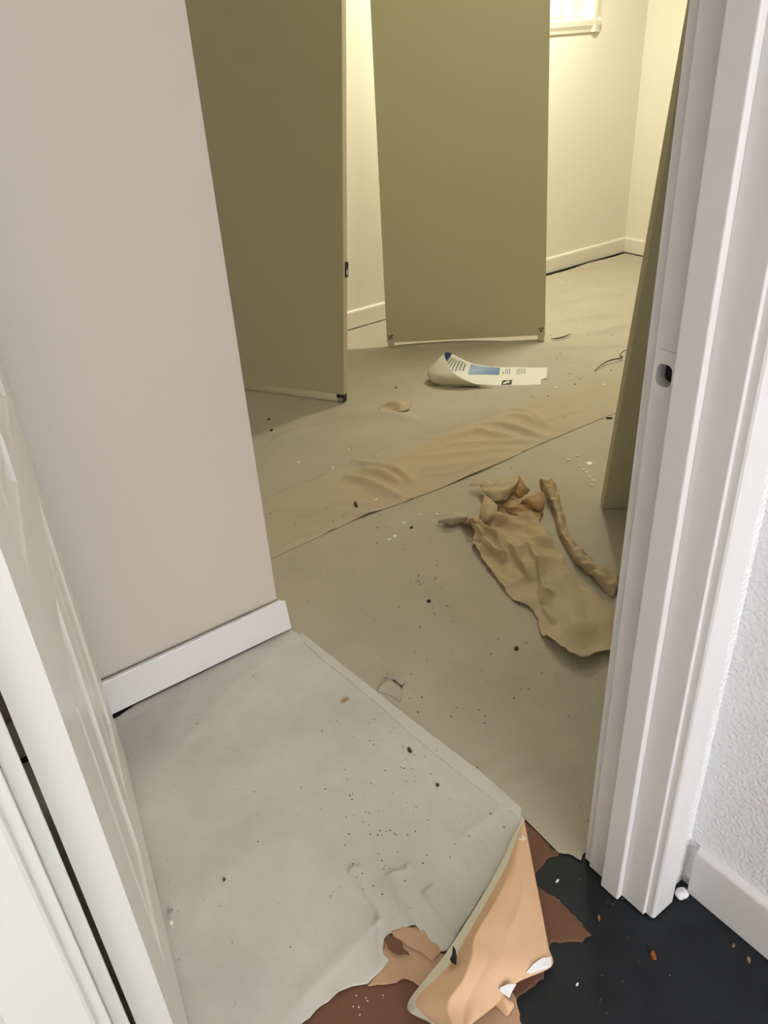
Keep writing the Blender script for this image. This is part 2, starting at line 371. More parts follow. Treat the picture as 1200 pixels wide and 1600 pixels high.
# ------------------------------------------------------------------ closet door slabs leaning in the room
def slab(name, base, wdir, lean, width, height, thick, z0, label, wheels, back=None):
    """base: bottom corner of the visible face, wdir: horizontal direction of the bottom edge, lean: radians away from the viewer"""
    wd = Vector((wdir[0], wdir[1], 0)).normalized()
    nb = Vector((-wd.y, wd.x, 0)) if back is None else Vector((back[0], back[1], 0)).normalized()
    up = nb*math.sin(lean) + Vector((0, 0, math.cos(lean)))
    th = nb*math.cos(lean) - Vector((0, 0, math.sin(lean)))
    r = empty(name); mm = Matrix.Identity(4)
    for i in range(3): mm[i][0], mm[i][1], mm[i][2] = wd[i], th[i], up[i]
    mm[0][3], mm[1][3], mm[2][3] = base[0], base[1], z0
    r.matrix_world = mm
    tag(r, label, 'door', 'closet door slabs leaning in the room')
    bm = bmesh.new(); add_box(bm, (0, 0, 0), (width, thick, height), .0015, 2)
    from_bm('slab', bm, M['panel'], r)
    for kind, x in wheels:
        if kind == 'caster':
            b = box('caster_bracket', (x-.017, .002, -.016), (x+.017, thick-.004, .001), M['caster'], r, .002)
            bm = bmesh.new(); bmesh.ops.create_cone(bm, cap_ends=True, segments=20, radius1=.0095, radius2=.0095, depth=.012, matrix=Matrix.Translation((x+.003, .004, -.022)) @ Matrix.Rotation(math.pi/2, 4, 'X'))
            bmesh.ops.create_cone(bm, cap_ends=True, segments=12, radius1=.0035, radius2=.0035, depth=.016, matrix=Matrix.Translation((x+.003, .004, -.022)) @ Matrix.Rotation(math.pi/2, 4, 'X'))
            from_bm('wheel', bm, M['wheel'], b)
            bm = bmesh.new(); bmesh.ops.create_cone(bm, cap_ends=True, segments=20, radius1=.0145, radius2=.0145, depth=.022, matrix=Matrix.Translation((x+.003, .016, -.021)) @ Matrix.Rotation(math.pi/2, 4, 'X'))
            from_bm('tyre', bm, M['caster'], b)
        elif kind == 'bracket':
            pr = [(-.016, .040), (.016, .040), (.016, -.004), (.011, -.026), (-.009, -.026), (-.014, -.004)]
            bm = bmesh.new()
            a = [bm.verts.new((x+p, -.003, q)) for p, q in pr]; b2 = [bm.verts.new((x+p, .002, q)) for p, q in pr]
            bm.faces.new(a); bm.faces.new(b2[::-1])
            for k in range(len(pr)): bm.faces.new((a[k], a[(k+1) % 6], b2[(k+1) % 6], b2[k]))
            add_box(bm, (x-.010, .002, -.026), (x+.012, thick*.8, -.002), .002)
            br = from_bm('roller_bracket', bm, M['panel'], r)
            for sx, sz, rr in ((-.008, .030, .004), (.006, .031, .0048), (-.004, .018, .0042), (.007, .020, .003), (-.001, .025, .004)):
                bm = bmesh.new(); bmesh.ops.create_cone(bm, cap_ends=True, segments=8, radius1=rr, radius2=rr*.7, depth=.003, matrix=Matrix.Translation((x+sx, -.004, sz)) @ Matrix.Rotation(math.pi/2, 4, 'X'))
                from_bm('screw', bm, M['chip'], br)
    return r
sl = slab('closet_door', (2.068, 2.890), (math.cos(-.6425), math.sin(-.6425)), .2053, .7242, 2.0, .033, .032,
     'cream closet door slab on two roller brackets leaning against the window wall', [('bracket', .018), ('bracket', .706)])
Lb = np.array([1.571, 2.506]); Ld = np.array([.503, -.864]); Ld = Ld/np.linalg.norm(Ld)
st = Lb - Ld*.655
ls = slab('closet_door', st, Ld, math.radians(9.6), .655, 1.95, .033, .038,
     'shaded olive closet door slab with black caster leaning beside the entry wall', [('caster', .637), ('caster', .02)])
q = box('edge_pull', (.6545, .014, .448), (.6590, .036, .503), M['caster'], ls, .001); q['label'] = 'black edge pull'
box('pull_tongue', (.6585, .018, .455), (.6605, .028, .475), M['metal'], q)
Rl = np.array([math.cos(math.radians(232)), math.sin(math.radians(232))])
# right slab: leans towards the door wall, we see its underside
def slab_r():
    wd = Vector((-Rl[1]*-1, 0, 0))
    wdv = Vector((.788, -.616, 0)).normalized(); nb = Vector((Rl[0], Rl[1], 0)); lean = math.radians(12.2)
    up = nb*math.sin(lean) + Vector((0, 0, math.cos(lean))); th = -(nb*math.cos(lean) - Vector((0, 0, math.sin(lean))))
    r = empty('closet_door'); mm = Matrix.Identity(4)
    for i in range(3): mm[i][0], mm[i][1], mm[i][2] = wdv[i], th[i], up[i]
    p = F(941, 797)
    mm[0][3], mm[1][3], mm[2][3] = p[0], p[1], .004
    r.matrix_world = mm
    tag(r, 'closet door slab seen edge-on just behind the right door jamb', 'door', 'closet door slabs leaning in the room')
    bm = bmesh.new(); add_box(bm, (0, 0, 0), (.66, .036, 2.0), .003, 2)
    from_bm('slab', bm, M['panel'], r)
slab_r()
# ------------------------------------------------------------------ paper sheets on the floor
class Sheet: pass
def seg_dist(P, pts):
    """distance, signed side and parameter of points P (n,2) to polyline pts"""
    pts = np.asarray(pts, float); best = np.full(len(P), 1e9); sgn = np.zeros(len(P)); par = np.zeros(len(P))
    L = np.r_[0, np.cumsum(np.linalg.norm(np.diff(pts, axis=0), axis=1))]
    for i in range(len(pts)-1):
        a, b = pts[i], pts[i+1]; d = b-a; l2 = d@d
        t = np.clip(((P-a)@d)/l2, 0, 1); q = a+t[:, None]*d; v = P-q; dd = np.hypot(v[:, 0], v[:, 1])
        k = dd < best; best[k] = dd[k]; sgn[k] = (d[0]*v[:, 1]-d[1]*v[:, 0])[k]; par[k] = ((L[i]+t*np.sqrt(l2))/L[-1])[k]
    return best, np.sign(sgn), par
def inside(P, poly):
    x, y = P[:, 0], P[:, 1]; r = np.zeros(len(P), bool); n = len(poly); j = n-1
    for i in range(n):
        xi, yi, xj, yj = *poly[i], *poly[j]
        c = ((yi > y) != (yj > y)) & (x < (xj-xi)*(y-yi)/(yj-yi+1e-15)+xi); r ^= c; j = i
    return r
def ragged(pts, step=.012, amp=.0, seed=0, segs=None):
    g = np.random.default_rng(seed); out = []; n = len(pts)
    for i in range(n):
        a, b = np.asarray(pts[i], float), np.asarray(pts[(i+1) % n], float); L = np.linalg.norm(b-a)
        if L < 1e-9: continue
        am = amp if (segs is None or i in segs) else 0
        k = max(1, int(L/step)); nn = np.array([-(b-a)[1], (b-a)[0]])/L
        if am == 0: out.append(a); continue
        for t in range(k):
            out.append(a+(b-a)*t/k + (nn*g.normal()*am if t else 0))
    return np.array(out)
_wv = [(g_[0]*f_, g_[1]*f_, ph, a_) for (g_, f_, ph, a_) in
       [((math.cos(t), math.sin(t)), fr, p, am) for t, fr, p, am in zip(rng.uniform(0, 6.28, 14), rng.uniform(6, 34, 14), rng.uniform(0, 6.28, 14), rng.uniform(.4, 1, 14))]]
def undul(P):
    z = np.zeros(len(P))
    for a, b, p, am in _wv: z += am*np.sin(a*P[:, 0]+b*P[:, 1]+p)/(.5+np.hypot(a, b)/10)
    return z/6
def ridge(amp, width, *px, mode='ridge', fade=.5, world=False):
    return dict(amp=amp, width=width, pts=[(p if world else F2(*p)) for p in px], mode=mode, fade=fade)
def apply_ridges(P, z, ridges):
    for r in ridges:
        pts = np.asarray(r['pts']); mg = r['width']*5+.01
        lo, hi = pts.min(0)-mg, pts.max(0)+mg
        k = np.where((P[:, 0] > lo[0]) & (P[:, 0] < hi[0]) & (P[:, 1] > lo[1]) & (P[:, 1] < hi[1]))[0]
        if not len(k): continue
        d, s, t = seg_dist(P[k], pts)
        tp = np.clip(np.sin(np.pi*np.clip(t, .0, 1)), 0, 1)**r['fade'] if r['fade'] else 1.0
        if r['mode'] == 'ridge': h = np.exp(-(d/r['width'])**2)
        elif r['mode'] == 'fold': h = np.exp(-d/r['width'])              # sharp crest
        elif r['mode'] == 'left': h = np.where(s >= 0, np.exp(-d/r['width']), np.exp(-(d/(.15*r['width']))**2))
        elif r['mode'] == 'right': h = np.where(s <= 0, np.exp(-d/r['width']), np.exp(-(d/(.15*r['width']))**2))
        z[k] += r['amp']*tp*h
    return z
def sheet(name, poly, res, z0, mat, ridges=(), noise=.0012, tan=None, thick=.0004, extra=None, parent=None):
    poly = np.asarray(poly, float); lo, hi = poly.min(0)-res, poly.max(0)+res
    nx, ny = int((hi[0]-lo[0])/res)+2, int((hi[1]-lo[1])/res)+2
    X, Y = np.meshgrid(lo[0]+np.arange(nx)*res, lo[1]+np.arange(ny)*res, indexing='ij')
    P = np.c_[X.ravel(), Y.ravel()]; ins = inside(P, poly)
    idx = np.arange(nx*ny).reshape(nx, ny)
    q = np.stack([idx[:-1, :-1], idx[1:, :-1], idx[1:, 1:], idx[:-1, 1:]], -1).reshape(-1, 4)
    q = q[ins[q].sum(1) >= 1]
    used = np.unique(q); out = used[~ins[used]]
    if len(out):
        best = np.full(len(out), 1e9); Q = P[out].copy(); n = len(poly)
        for i in range(n):
            a, b = poly[i], poly[(i+1) % n]; d = b-a; l2 = d@d
            if l2 < 1e-14: continue
            t = np.clip(((P[out]-a)@d)/l2, 0, 1); c = a+t[:, None]*d; dd = np.hypot(*(P[out]-c).T)
            k = dd < best; best[k] = dd[k]; Q[k] = c[k]
        P[out] = Q
    remap = -np.ones(nx*ny, int); remap[used] = np.arange(len(used)); P = P[used]; q = remap[q]
    z = z0 + noise*(undul(P)+1.0)*.5
    z = apply_ridges(P, z, ridges)
    if extra is not None: z = z + extra(P)
    me = bpy.data.meshes.new(name); me.from_pydata(np.c_[P, z].tolist(), [], q.tolist())
    # drop collapsed faces, keep winding upwards
    bm = bmesh.new(); bm.from_mesh(me); bmesh.ops.remove_doubles(bm, verts=bm.verts, dist=1e-5)
    bmesh.ops.dissolve_degenerate(bm, dist=1e-6, edges=bm.edges); bm.to_mesh(me); bm.free()
    at = me.attributes.new('tan', 'FLOAT', 'POINT')
    co = np.empty(len(me.vertices)*3); me.vertices.foreach_get('co', co); co = co.reshape(-1, 3)
    at.data.foreach_set('value', (tan(co[:, :2]) if tan else np.zeros(len(co))).astype(np.float32))
    me.update(); o = link(name, me, mat, parent, True)
    if thick: thicken(o, thick)
    return o

# --- near sheet in front of the entry wall
nb_px = [(820, 1284), (770, 1375), (705, 1478), (687, 1490), (665, 1468), (648, 1450), (625, 1455), (600, 1472), (601, 1514), (575, 1540), (540, 1548), (503, 1574), (474, 1600), (445, 1640), (400, 1720)]
near_poly = [(-.02, .50), (-.02, .60), (-.30, .62), (-.30, 1.414), (.16, 1.409), (.23, 1.413), (.27, 1.424), (.672, 1.428), (.681, 1.428), (.689, 1.33)] + [tuple(F2(*p)) for p in ((500, 1019), (540, 1050), (585, 1086), (640, 1130), (690, 1168), (740, 1205), (790, 1246))] + [tuple(F2(*p)) for p in nb_px]
nseg = set(range(len(near_poly)-len(nb_px)+2, len(near_poly)-1))
near_r = [ridge(.0025, .012, (545, 1362), (570, 1398), (592, 1432), mode='right', fade=.3), ridge(.0022, .006, (544, 1364), (556, 1356), (568, 1358), mode='left', fade=.3), ridge(.0018, .006, (592, 1432), (593, 1445), (584, 1455), mode='left', fade=.3),
    ridge(.0026, .010, (612, 1366), (622, 1400), (636, 1432), (655, 1455), mode='left', fade=.3), ridge(.0022, .006, (600, 1375), (612, 1366), (632, 1362), (638, 1350), mode='left', fade=.3),
    ridge(.0032, .012, (661, 1397), (685, 1428), (712, 1462), mode='right', fade=.25), ridge(.0020, .006, (661, 1397), (676, 1386), mode='left', fade=.3), ridge(.0016, .006, (634, 1420), (655, 1450), (662, 1464), mode='left'),
    ridge(.0022, .014, (440, 1600), (500, 1535), (560, 1472), (620, 1420), fade=.4), ridge(.0018, .010, (700, 1325), (740, 1300), (775, 1270), (800, 1255), fade=.5),
    ridge(.002, .008, (595, 1440), (596, 1480), (600, 1515), mode='left', fade=.3),
    ridge(.004, .03, (240, 1110), (262, 1135), (300, 1160)), ridge(.003, .02, (215, 1125), (250, 1165), (270, 1190)), ridge(.003, .02, (290, 1085), (330, 1120), (350, 1150)),
    ridge(.003, .05, (330, 1250), (420, 1180), (520, 1130)), ridge(.0025, .04, (300, 1400), (420, 1330), (520, 1300)), ridge(.003, .05, (500, 1220), (600, 1240), (680, 1300)),
    ridge(.003, .014, (466, 985), (480, 1004), mode='left', fade=.5)]
for q_ in near_r:
    if q_['mode'] != 'ridge': q_['amp'] *= 3.0; q_['width'] *= .8; q_['mode'] = {'left': 'right', 'right': 'left'}[q_['mode']]
near = sheet('masking_paper_sheet', ragged(near_poly, .010, .0022, 3, nseg), .0042, .0038, M['near'], near_r, .0035)
tag(near, 'greyish white painted masking paper sheet with torn end before the doorway', 'paper', 'masking paper sheets covering the floor')

# --- middle sheet past the doorway
mid_poly = [(.640, 1.52), (.640, 1.00), (.690, .80)] + [tuple(F2(*p)) for p in ((795, 1262), (820, 1281), (847, 1308), (873, 1334), (892, 1335), (908, 1346))] + [(.7505, .552), (2.6, .552), (2.6, 1.78), (.80, 1.78), (.70, 1.78)]
mid_r = [ridge(.016, .016, (604, 1058), (622, 1066), (631, 1072), mode='left', fade=.6), ridge(.010, .010, (631, 1072), (628, 1084), (626, 1096), mode='left', fade=.6), ridge(.006, .008, (596, 1066), (604, 1058), mode='right', fade=.5),
    ridge(.004, .018, (760, 1240), (830, 1215), (930, 1190)), ridge(.003, .018, (720, 1240), (790, 1190), (850, 1150)), ridge(.003, .015, (800, 1120), (860, 1130), (940, 1100)),
    ridge(.005, .012, (862, 1045), (864, 1062), (875, 1078)), ridge(.004, .010, (905, 1062), (925, 1080), (945, 1095)),
    ridge(.003, .06, (520, 960), (640, 990), (760, 1080)), ridge(.0025, .05, (480, 900), (600, 880), (700, 900)),
    ridge(.0025, .006, (883, 1330), (900, 1310), (915, 1285), mode='left'), ridge(.002, .006, (836, 1262), (840, 1272), mode='left')]
midp = sheet('masking_paper_sheet', ragged(mid_poly, .010, .0014, 5, {6, 7, 8}), .008, .0016, M['mid'], mid_r, .002)
tag(midp, 'dull cream masking paper sheet under the crumpled brown paper', 'paper', 'masking paper sheets covering the floor')
tape = sheet('masking_tape_strip', [F2(*p) for p in ((470, 990), (500, 1013), (540, 1045), (585, 1080), (640, 1124), (690, 1162), (740, 1200), (790, 1241), (816, 1266), (812, 1282), (770, 1252), (710, 1206), (643, 1152), (593, 1106), (545, 1066), (500, 1030), (472, 1004))], .005, .0045, M['tape'], [], .0035)
tag(tape, 'pale painted masking tape strip along the seam between the two sheets', 'tape')
# --- tan wrinkled strip
tan_poly = [(.62, 1.748)] + [tuple(F2(*p)) for p in ((430, 872), (560, 812), (640, 783), (700, 760), (760, 735), (830, 702), (900, 672), (965, 645))] + [(2.9, 1.735), (3.4, 1.74), (3.4, 2.065), (2.9, 2.075)] + [tuple(F2(*p)) for p in ((930, 577), (820, 625), (700, 668), (600, 703), (490, 750), (412, 780))] + [(.62, 2.05)]
R_ = ridge
tan_r = [R_(.013, .016, (538, 746), (565, 753), (595, 765), (628, 779)), R_(.011, .016, (565, 735), (598, 742), (628, 758)), R_(.012, .018, (588, 729), (618, 736), (648, 757)), R_(.009, .016, (545, 722), (575, 727), (610, 738)),
    R_(.012, .018, (752, 664), (785, 665), (815, 674), (858, 688)), R_(.009, .018, (730, 672), (770, 680), (820, 690)), R_(.009, .018, (790, 650), (820, 652), (845, 668)), R_(.010, .014, (800, 640), (830, 648), (860, 672)),
    R_(.007, .018, (690, 696), (760, 694), (850, 691)), R_(.006, .018, (640, 716), (720, 710), (820, 702)), R_(.006, .02, (660, 735), (740, 725), (800, 712)),
    R_(.008, .02, (420, 803), (500, 801), (585, 805)), R_(.005, .016, (420, 818), (500, 812), (600, 800)), R_(.006, .016, (600, 704), (680, 676), (760, 652), (810, 634)), R_(.006, .016, (640, 706), (720, 682), (770, 668)),
    R_(.004, .012, (620, 800), (700, 765), (790, 715)), R_(.004, .02, (460, 770), (520, 765), (560, 770)), R_(.004, .01, (430, 864), (470, 846), (530, 828), mode='left', fade=.4),
    R_(.003, .012, (700, 640), (760, 620), (810, 610)), R_(.005, .012, (805, 606), (812, 615)), R_(.008, .008, (813, 613), (826, 619), (840, 625), mode='left', fade=.6), R_(.004, .03, (860, 650), (900, 620), (950, 600))]
far_extra = [R_(.006, .012, (560, 760), (600, 775), (650, 782)), R_(.006, .012, (650, 745), (700, 742), (760, 722)), R_(.007, .012, (610, 720), (660, 708), (720, 695)), R_(.006, .010, (850, 660), (880, 650), (910, 640)), R_(.006, .012, (700, 655), (740, 650), (790, 642)), R_(.005, .010, (480, 790), (530, 785), (590, 790)), R_(.006, .012, (640, 690), (700, 684), (760, 676)), R_(.004, .010, (440, 830), (500, 822), (560, 812))]
def tan_mask(P):
    c = np.array([F2(700, 690), F2(600, 745), F2(810, 650), F2(520, 790), F2(880, 615)])
    v = np.zeros(len(P))
    for p, a, r in zip(c, (.85, .75, .6, .3, .35), (.34, .30, .36, .3, .4)): v = np.maximum(v, a*np.exp(-((P-p)**2).sum(1)/r**2))
    return np.clip(v, 0, 1)*np.clip((2.075-P[:, 1])/.11, 0, 1)
for q_ in tan_r: q_['amp'] *= 1.5
for q_ in far_extra: tan_r.append(q_)
tanp = sheet('masking_paper_sheet', tan_poly, .008, .0032, M['mid'], tan_r, .0022, tan_mask)
tag(tanp, 'tan wrinkled masking paper strip running across the middle of the floor', 'paper', 'masking paper sheets covering the floor')
# --- far sheet
far_poly = [(-.5, 2.03), (3.4, 2.03), (4.150, 2.03), (4.150, 3.226), (4.08, 3.222), (3.6, 3.216), (3.3, 3.222), (3.1, 3.236), (2.1, 3.240), (-.5, 3.240)]
far_r = [R_(.010, .03, (860, 480), (910, 468), (985, 462)), R_(.009, .028, (862, 505), (920, 497), (985, 492)), R_(.008, .03, (858, 455), (900, 445), (960, 430)), R_(.008, .03, (880, 525), (940, 520), (985, 505)),
    R_(.007, .03, (560, 600), (640, 590), (700, 585)), R_(.006, .04, (430, 660), (540, 650), (640, 650)), R_(.006, .03, (560, 640), (660, 660), (720, 640)), R_(.006, .03, (900, 420), (940, 410), (985, 415)),
    R_(.008, .03, (860, 545), (920, 545), (980, 540)), R_(.012, .012, (604, 545), (700, 540), (790, 536), fade=.4), R_(.008, .02, (560, 552), (600, 548), (660, 552)),
    R_(.004, .008, (930, 580), (900, 593), (860, 605)), R_(.008, .03, (420, 690), (470, 675), (540, 665))]
for q_ in far_r: q_['amp'] *= 1.6
farp = sheet('masking_paper_sheet', ragged(far_poly, .03, .003, 11, {3, 4, 5, 6, 7}), .0095, .0012, M['mid'], far_r, .0035)
tag(farp, 'wavy cream masking paper sheet reaching the far wall under the leaning doors', 'paper', 'masking paper sheets covering the floor')

# --- red-brown rosin paper below the torn end
ros_px = [(420, 1690), (445, 1600), (520, 1520), (590, 1440), (700, 1440), (800, 1310), (819, 1283), (846, 1308), (874, 1336), (858, 1340), (836, 1366), (842, 1388), (880, 1414), (925, 1463), (900, 1472), (858, 1474), (850, 1530), (806, 1560), (812, 1610), (700, 1720)]
ros = sheet('rosin_paper', ragged([F2(*p) for p in ros_px], .008, .0018, 9, set(range(7, 18))), .006, .0008, M['rosin'], [], .0006)
tag(ros, 'dark reddish brown paper sheet showing under the torn masking paper', 'paper')
def px_sheet(name, pts, z0, mat, label, cat='paper', seed=1, amp=.0015, noise=.001, ridges=(), group=None, res=.004, thick=.0004, tan=None):
    o = sheet(name, ragged([F2(*p) for p in pts], .007, amp, seed), res, z0, mat, ridges, noise, tan, thick)
    return tag(o, label, cat, group) if label else o
px_sheet('paper_scrap', [(600, 1474), (612, 1462), (640, 1480), (672, 1488), (696, 1494), (662, 1544), (646, 1536), (634, 1531), (605, 1540), (574, 1543), (598, 1512)], .0022, M['scrap'], 'tan torn paper scrap beside the white sheet edge', seed=21, noise=.003)
px_sheet('paper_scrap', [(612, 1458), (630, 1452), (652, 1449), (668, 1466), (690, 1490), (676, 1505), (655, 1488), (630, 1476), (616, 1470)], .0052, M['scrap'], 'narrow tan torn paper scrap tucked under the white sheet', seed=22, noise=.003)
px_sheet('paper_scrap', [(602, 1471), (608, 1465), (626, 1474), (641, 1498), (625, 1497), (608, 1488)], .0078, M['rosin'], 'small dark brown torn paper scrap on the tan scraps', seed=23, noise=.001)
px_sheet('paper_scrap', [(764, 1568), (778, 1548), (796, 1545), (806, 1562), (815, 1604), (830, 1660), (700, 1660), (720, 1604)], .0030, M['scrap'], 'tan torn paper scrap at the bottom edge beside the dark floor', seed=24, noise=.004)

# ------------------------------------------------------------------ lattice patches for curled paper
def catmull(p0, p1, p2, p3, t):
    return .5*((2*p1)+(-p0+p2)*t+(2*p0-5*p1+4*p2-p3)*t*t+(-p0+3*p1-3*p2+p3)*t**3)
def spline(C, u):
    n = len(C)-1; x = min(max(u, 0), 1)*n; i = min(int(x), n-1); t = x-i
    g = lambda k: C[k] if 0 <= k <= n else (2*C[0]-C[1] if k < 0 else 2*C[n]-C[n-1])
    return catmull(g(i-1), g(i), g(i+1), g(i+2), t)
class Patch:
    def __init__(s, ctrl): s.c = [[np.asarray(p, float) for p in r] for r in ctrl]
    def at(s, u, v): return spline([spline(r, v) for r in s.c], u)
def grid_of(fn, nu, nv, u0=0, u1=1, v0=0, v1=1):
    vs = [fn(u0+(u1-u0)*i/nu, v0+(v1-v0)*j/nv) for i in range(nu+1) for j in range(nv+1)]
    fs = [(i*(nv+1)+j, (i+1)*(nv+1)+j, (i+1)*(nv+1)+j+1, i*(nv+1)+j+1) for i in range(nu) for j in range(nv)]
    return vs, fs
def crinkle(P, amp, seed, freq=60):
    g = np.random.default_rng(seed); P = np.asarray(P, float); d = np.zeros(len(P))
    for _ in range(6):
        k = g.normal(size=3); k = k/np.linalg.norm(k)*freq/6.28*g.uniform(.5, 1.6)
        u = P@k+g.uniform(0, 1)+.12*np.sin(P[:, 0]*60+seed)+.12*np.sin(P[:, 1]*50); d += (np.abs((u % 1)-.5)*2)**1.3*g.uniform(.3, 1)
    d = (d-d.mean())*amp; Q = P.copy(); Q[:, 2] += d; Q[:, 2] = np.maximum(Q[:, 2], np.minimum(P[:, 2], .001)); return Q
def patch_obj(name, ctrl, mat, parent=None, nu=24, nv=16, amp=0, seed=0, freq=60, thick=.0005, zmin=.002, matfn=None, tan=None, dz=None):
    p = Patch(ctrl); vs, fs = grid_of(p.at, nu, nv); vs = np.array(vs)
    if dz: vs[:, 2] += [dz(i/nu, j/nv) for i in range(nu+1) for j in range(nv+1)]
    if amp: vs = crinkle(vs, amp, seed, freq)
    vs[:, 2] = np.maximum(vs[:, 2], zmin)
    o = mesh(name, vs, fs, mat, parent, True)
    if matfn:
        for k, f in enumerate(o.data.polygons): f.material_index = matfn((k//nv+.5)/nu, (k % nv+.5)/nv)
    at = o.data.attributes.new('tan', 'FLOAT', 'POINT')
    at.data.foreach_set('value', [float(tan(i/nu, j/nv)) if tan else 0.0 for i in range(nu+1) for j in range(nv+1)])
    if thick: thicken(o, thick, 0)
    return o
def CG(ox, oy, s):
    return lambda x, y, z: F(ox+x*s, oy+y*s, z)

lip = patch_obj('torn_lip', [[F(588, 1081, .0035), F(604, 1085, .0035), F(618, 1092, .0035), F(625, 1098, .004)], [F(593, 1072, .008), F(606, 1069, .012), F(620, 1077, .012), F(627, 1088, .008)], [F(599, 1066, .008), F(608, 1062, .014), F(618, 1068, .014), F(627, 1076, .010)]], M['mid'], midp, 12, 14, 0, 0, 60, .0006, .002)
tg = px_sheet('tear_shadow', [(599, 1065), (606, 1055), (619, 1059), (633, 1070), (630, 1084), (626, 1098), (624, 1096), (627, 1082), (626, 1074), (614, 1066), (605, 1062)], .0047, M['floor'], None, amp=0, noise=.002, res=.0025, thick=0)  # shadow line at the tear, painted as a dark patch over the paper
tg.parent = midp; tg['label'] = 'dark patch painted as the shadow along the torn paper'
# --- big folded-over flap (belongs to the near sheet)
g = CG(620, 1270, 260/1200)
def flap_dz(u, v):
    def rd(c0, c1, w_, a, u0, u1):           # fold running from v=c0 at u0 to v=c1 at u1
        if not u0 < u < u1: return 0
        t = (u-u0)/(u1-u0); d = abs(v-(c0+(c1-c0)*t)); return a*(math.sin(math.pi*t) if u1 < 1 else math.sin(math.pi*.5*min(1, t*1.6)))*math.exp(-d/w_)
    return .55*(rd(.40, .55, .09, .014, .25, 1.01) - rd(.56, .72, .08, .010, .45, 1.01) + rd(.78, .70, .06, .005, .15, .75))
flap = patch_obj('folded_flap', [
    [g(913, 52, .006), g(915, 55, .007), g(916, 56, .007), g(917, 57, .007), g(919, 58, .006)],
    [g(838, 170, .010), g(858, 215, .022), g(880, 225, .024), g(910, 205, .018), g(945, 190, .010)],
    [g(745, 372, .010), g(790, 400, .028), g(840, 430, .034), g(905, 420, .026), g(985, 400, .011)],
    [g(610, 610, .012), g(672, 620, .034), g(740, 650, .044), g(880, 690, .034), g(1042, 690, .012)],
    [g(412, 925, .014), g(495, 930, .040), g(590, 900, .054), g(800, 900, .042), g(1092, 960, .012)],
    [g(320, 1060, .014), g(415, 1070, .042), g(560, 1050, .058), g(800, 1060, .042), g(1112, 1110, .010)],
    [g(210, 1195, .014), g(310, 1190, .044), g(480, 1220, .060), g(640, 1220, .048), g(850, 1235, .018)],
    [g(75, 1405, .012), g(150, 1375, .044), g(350, 1400, .062), g(540, 1390, .052), g(715, 1380, .022)],
    [g(250, 1523, .014), g(330, 1560, .040), g(400, 1590, .060), g(480, 1580, .066), g(540, 1520, .044)]],
    [M['kraft'], M['cream']], near, 110, 70, .0012, 4, 60, .0005, .0095, matfn=lambda u, v: 0, dz=flap_dz, tan=lambda u, v: 1.0 if v < .19+.03*math.sin(u*9) else max(0, 1-(v-.19)/.04))
flap['label'] = 'tan underside of the folded-over flap with cream painted edge'
def bit(name, cg, pts, z, mat, parent, label=None):
    vs = [cg(x, y, zz) for (x, y, zz) in pts]; c = np.mean(vs, 0); c[2] += z
    n = len(vs); o = mesh(name, vs+[c], [(i, (i+1) % n, n) for i in range(n)], mat, parent, False); thicken(o, .0006, 0)
    if label: o['label'] = label
    return o
bit('torn_corner', g, [(1112, 1040, .0135), (1113, 1108, .0125), (1040, 1135, .016), (965, 1160, .021), (930, 1150, .025), (990, 1085, .028), (1050, 1045, .022)], .002, M['white_scrap'], near, 'white torn paper edge')
bit('torn_corner', g, [(745, 1260, .034), (800, 1235, .036), (862, 1235, .030), (830, 1290, .024), (810, 1335, .018), (775, 1310, .022), (740, 1280, .030)], .002, M['white_scrap'], near, 'white torn paper edge')
bit('tape_smudge', g, [(405, 955, .052), (425, 990, .054), (432, 1040, .057), (428, 1100, .060), (395, 1080, .055), (382, 1060, .051), (400, 1020, .052)], .001, M['dark'], near, 'black scrap stuck on the flap edge')
bm = bmesh.new()
for x, y, zz, r in ((905, 170, .028, .004), (885, 185, .027, .003), (920, 185, .026, .003), (905, 190, .027, .0025)):
    bmesh.ops.create_icosphere(bm, subdivisions=2, radius=r, matrix=Matrix.Translation(Vector(g(x, y, zz))))
o = from_bm('dried_paint', bm, M['cream'], near, True)
sc_crumb = patch_obj('paper_scrap', [[g(665, 1345, .012), g(740, 1290, .020), g(790, 1330, .012)], [g(720, 1400, .008), g(790, 1370, .018), g(838, 1370, .010)], [g(790, 1470, .006), g(815, 1440, .012), g(845, 1400, .007)]], M['kraft'], None, 14, 14, .002, 8, 120, .0005, .006)
tag(sc_crumb, 'small crumpled tan paper scrap between the flap and the dark floor', 'paper')

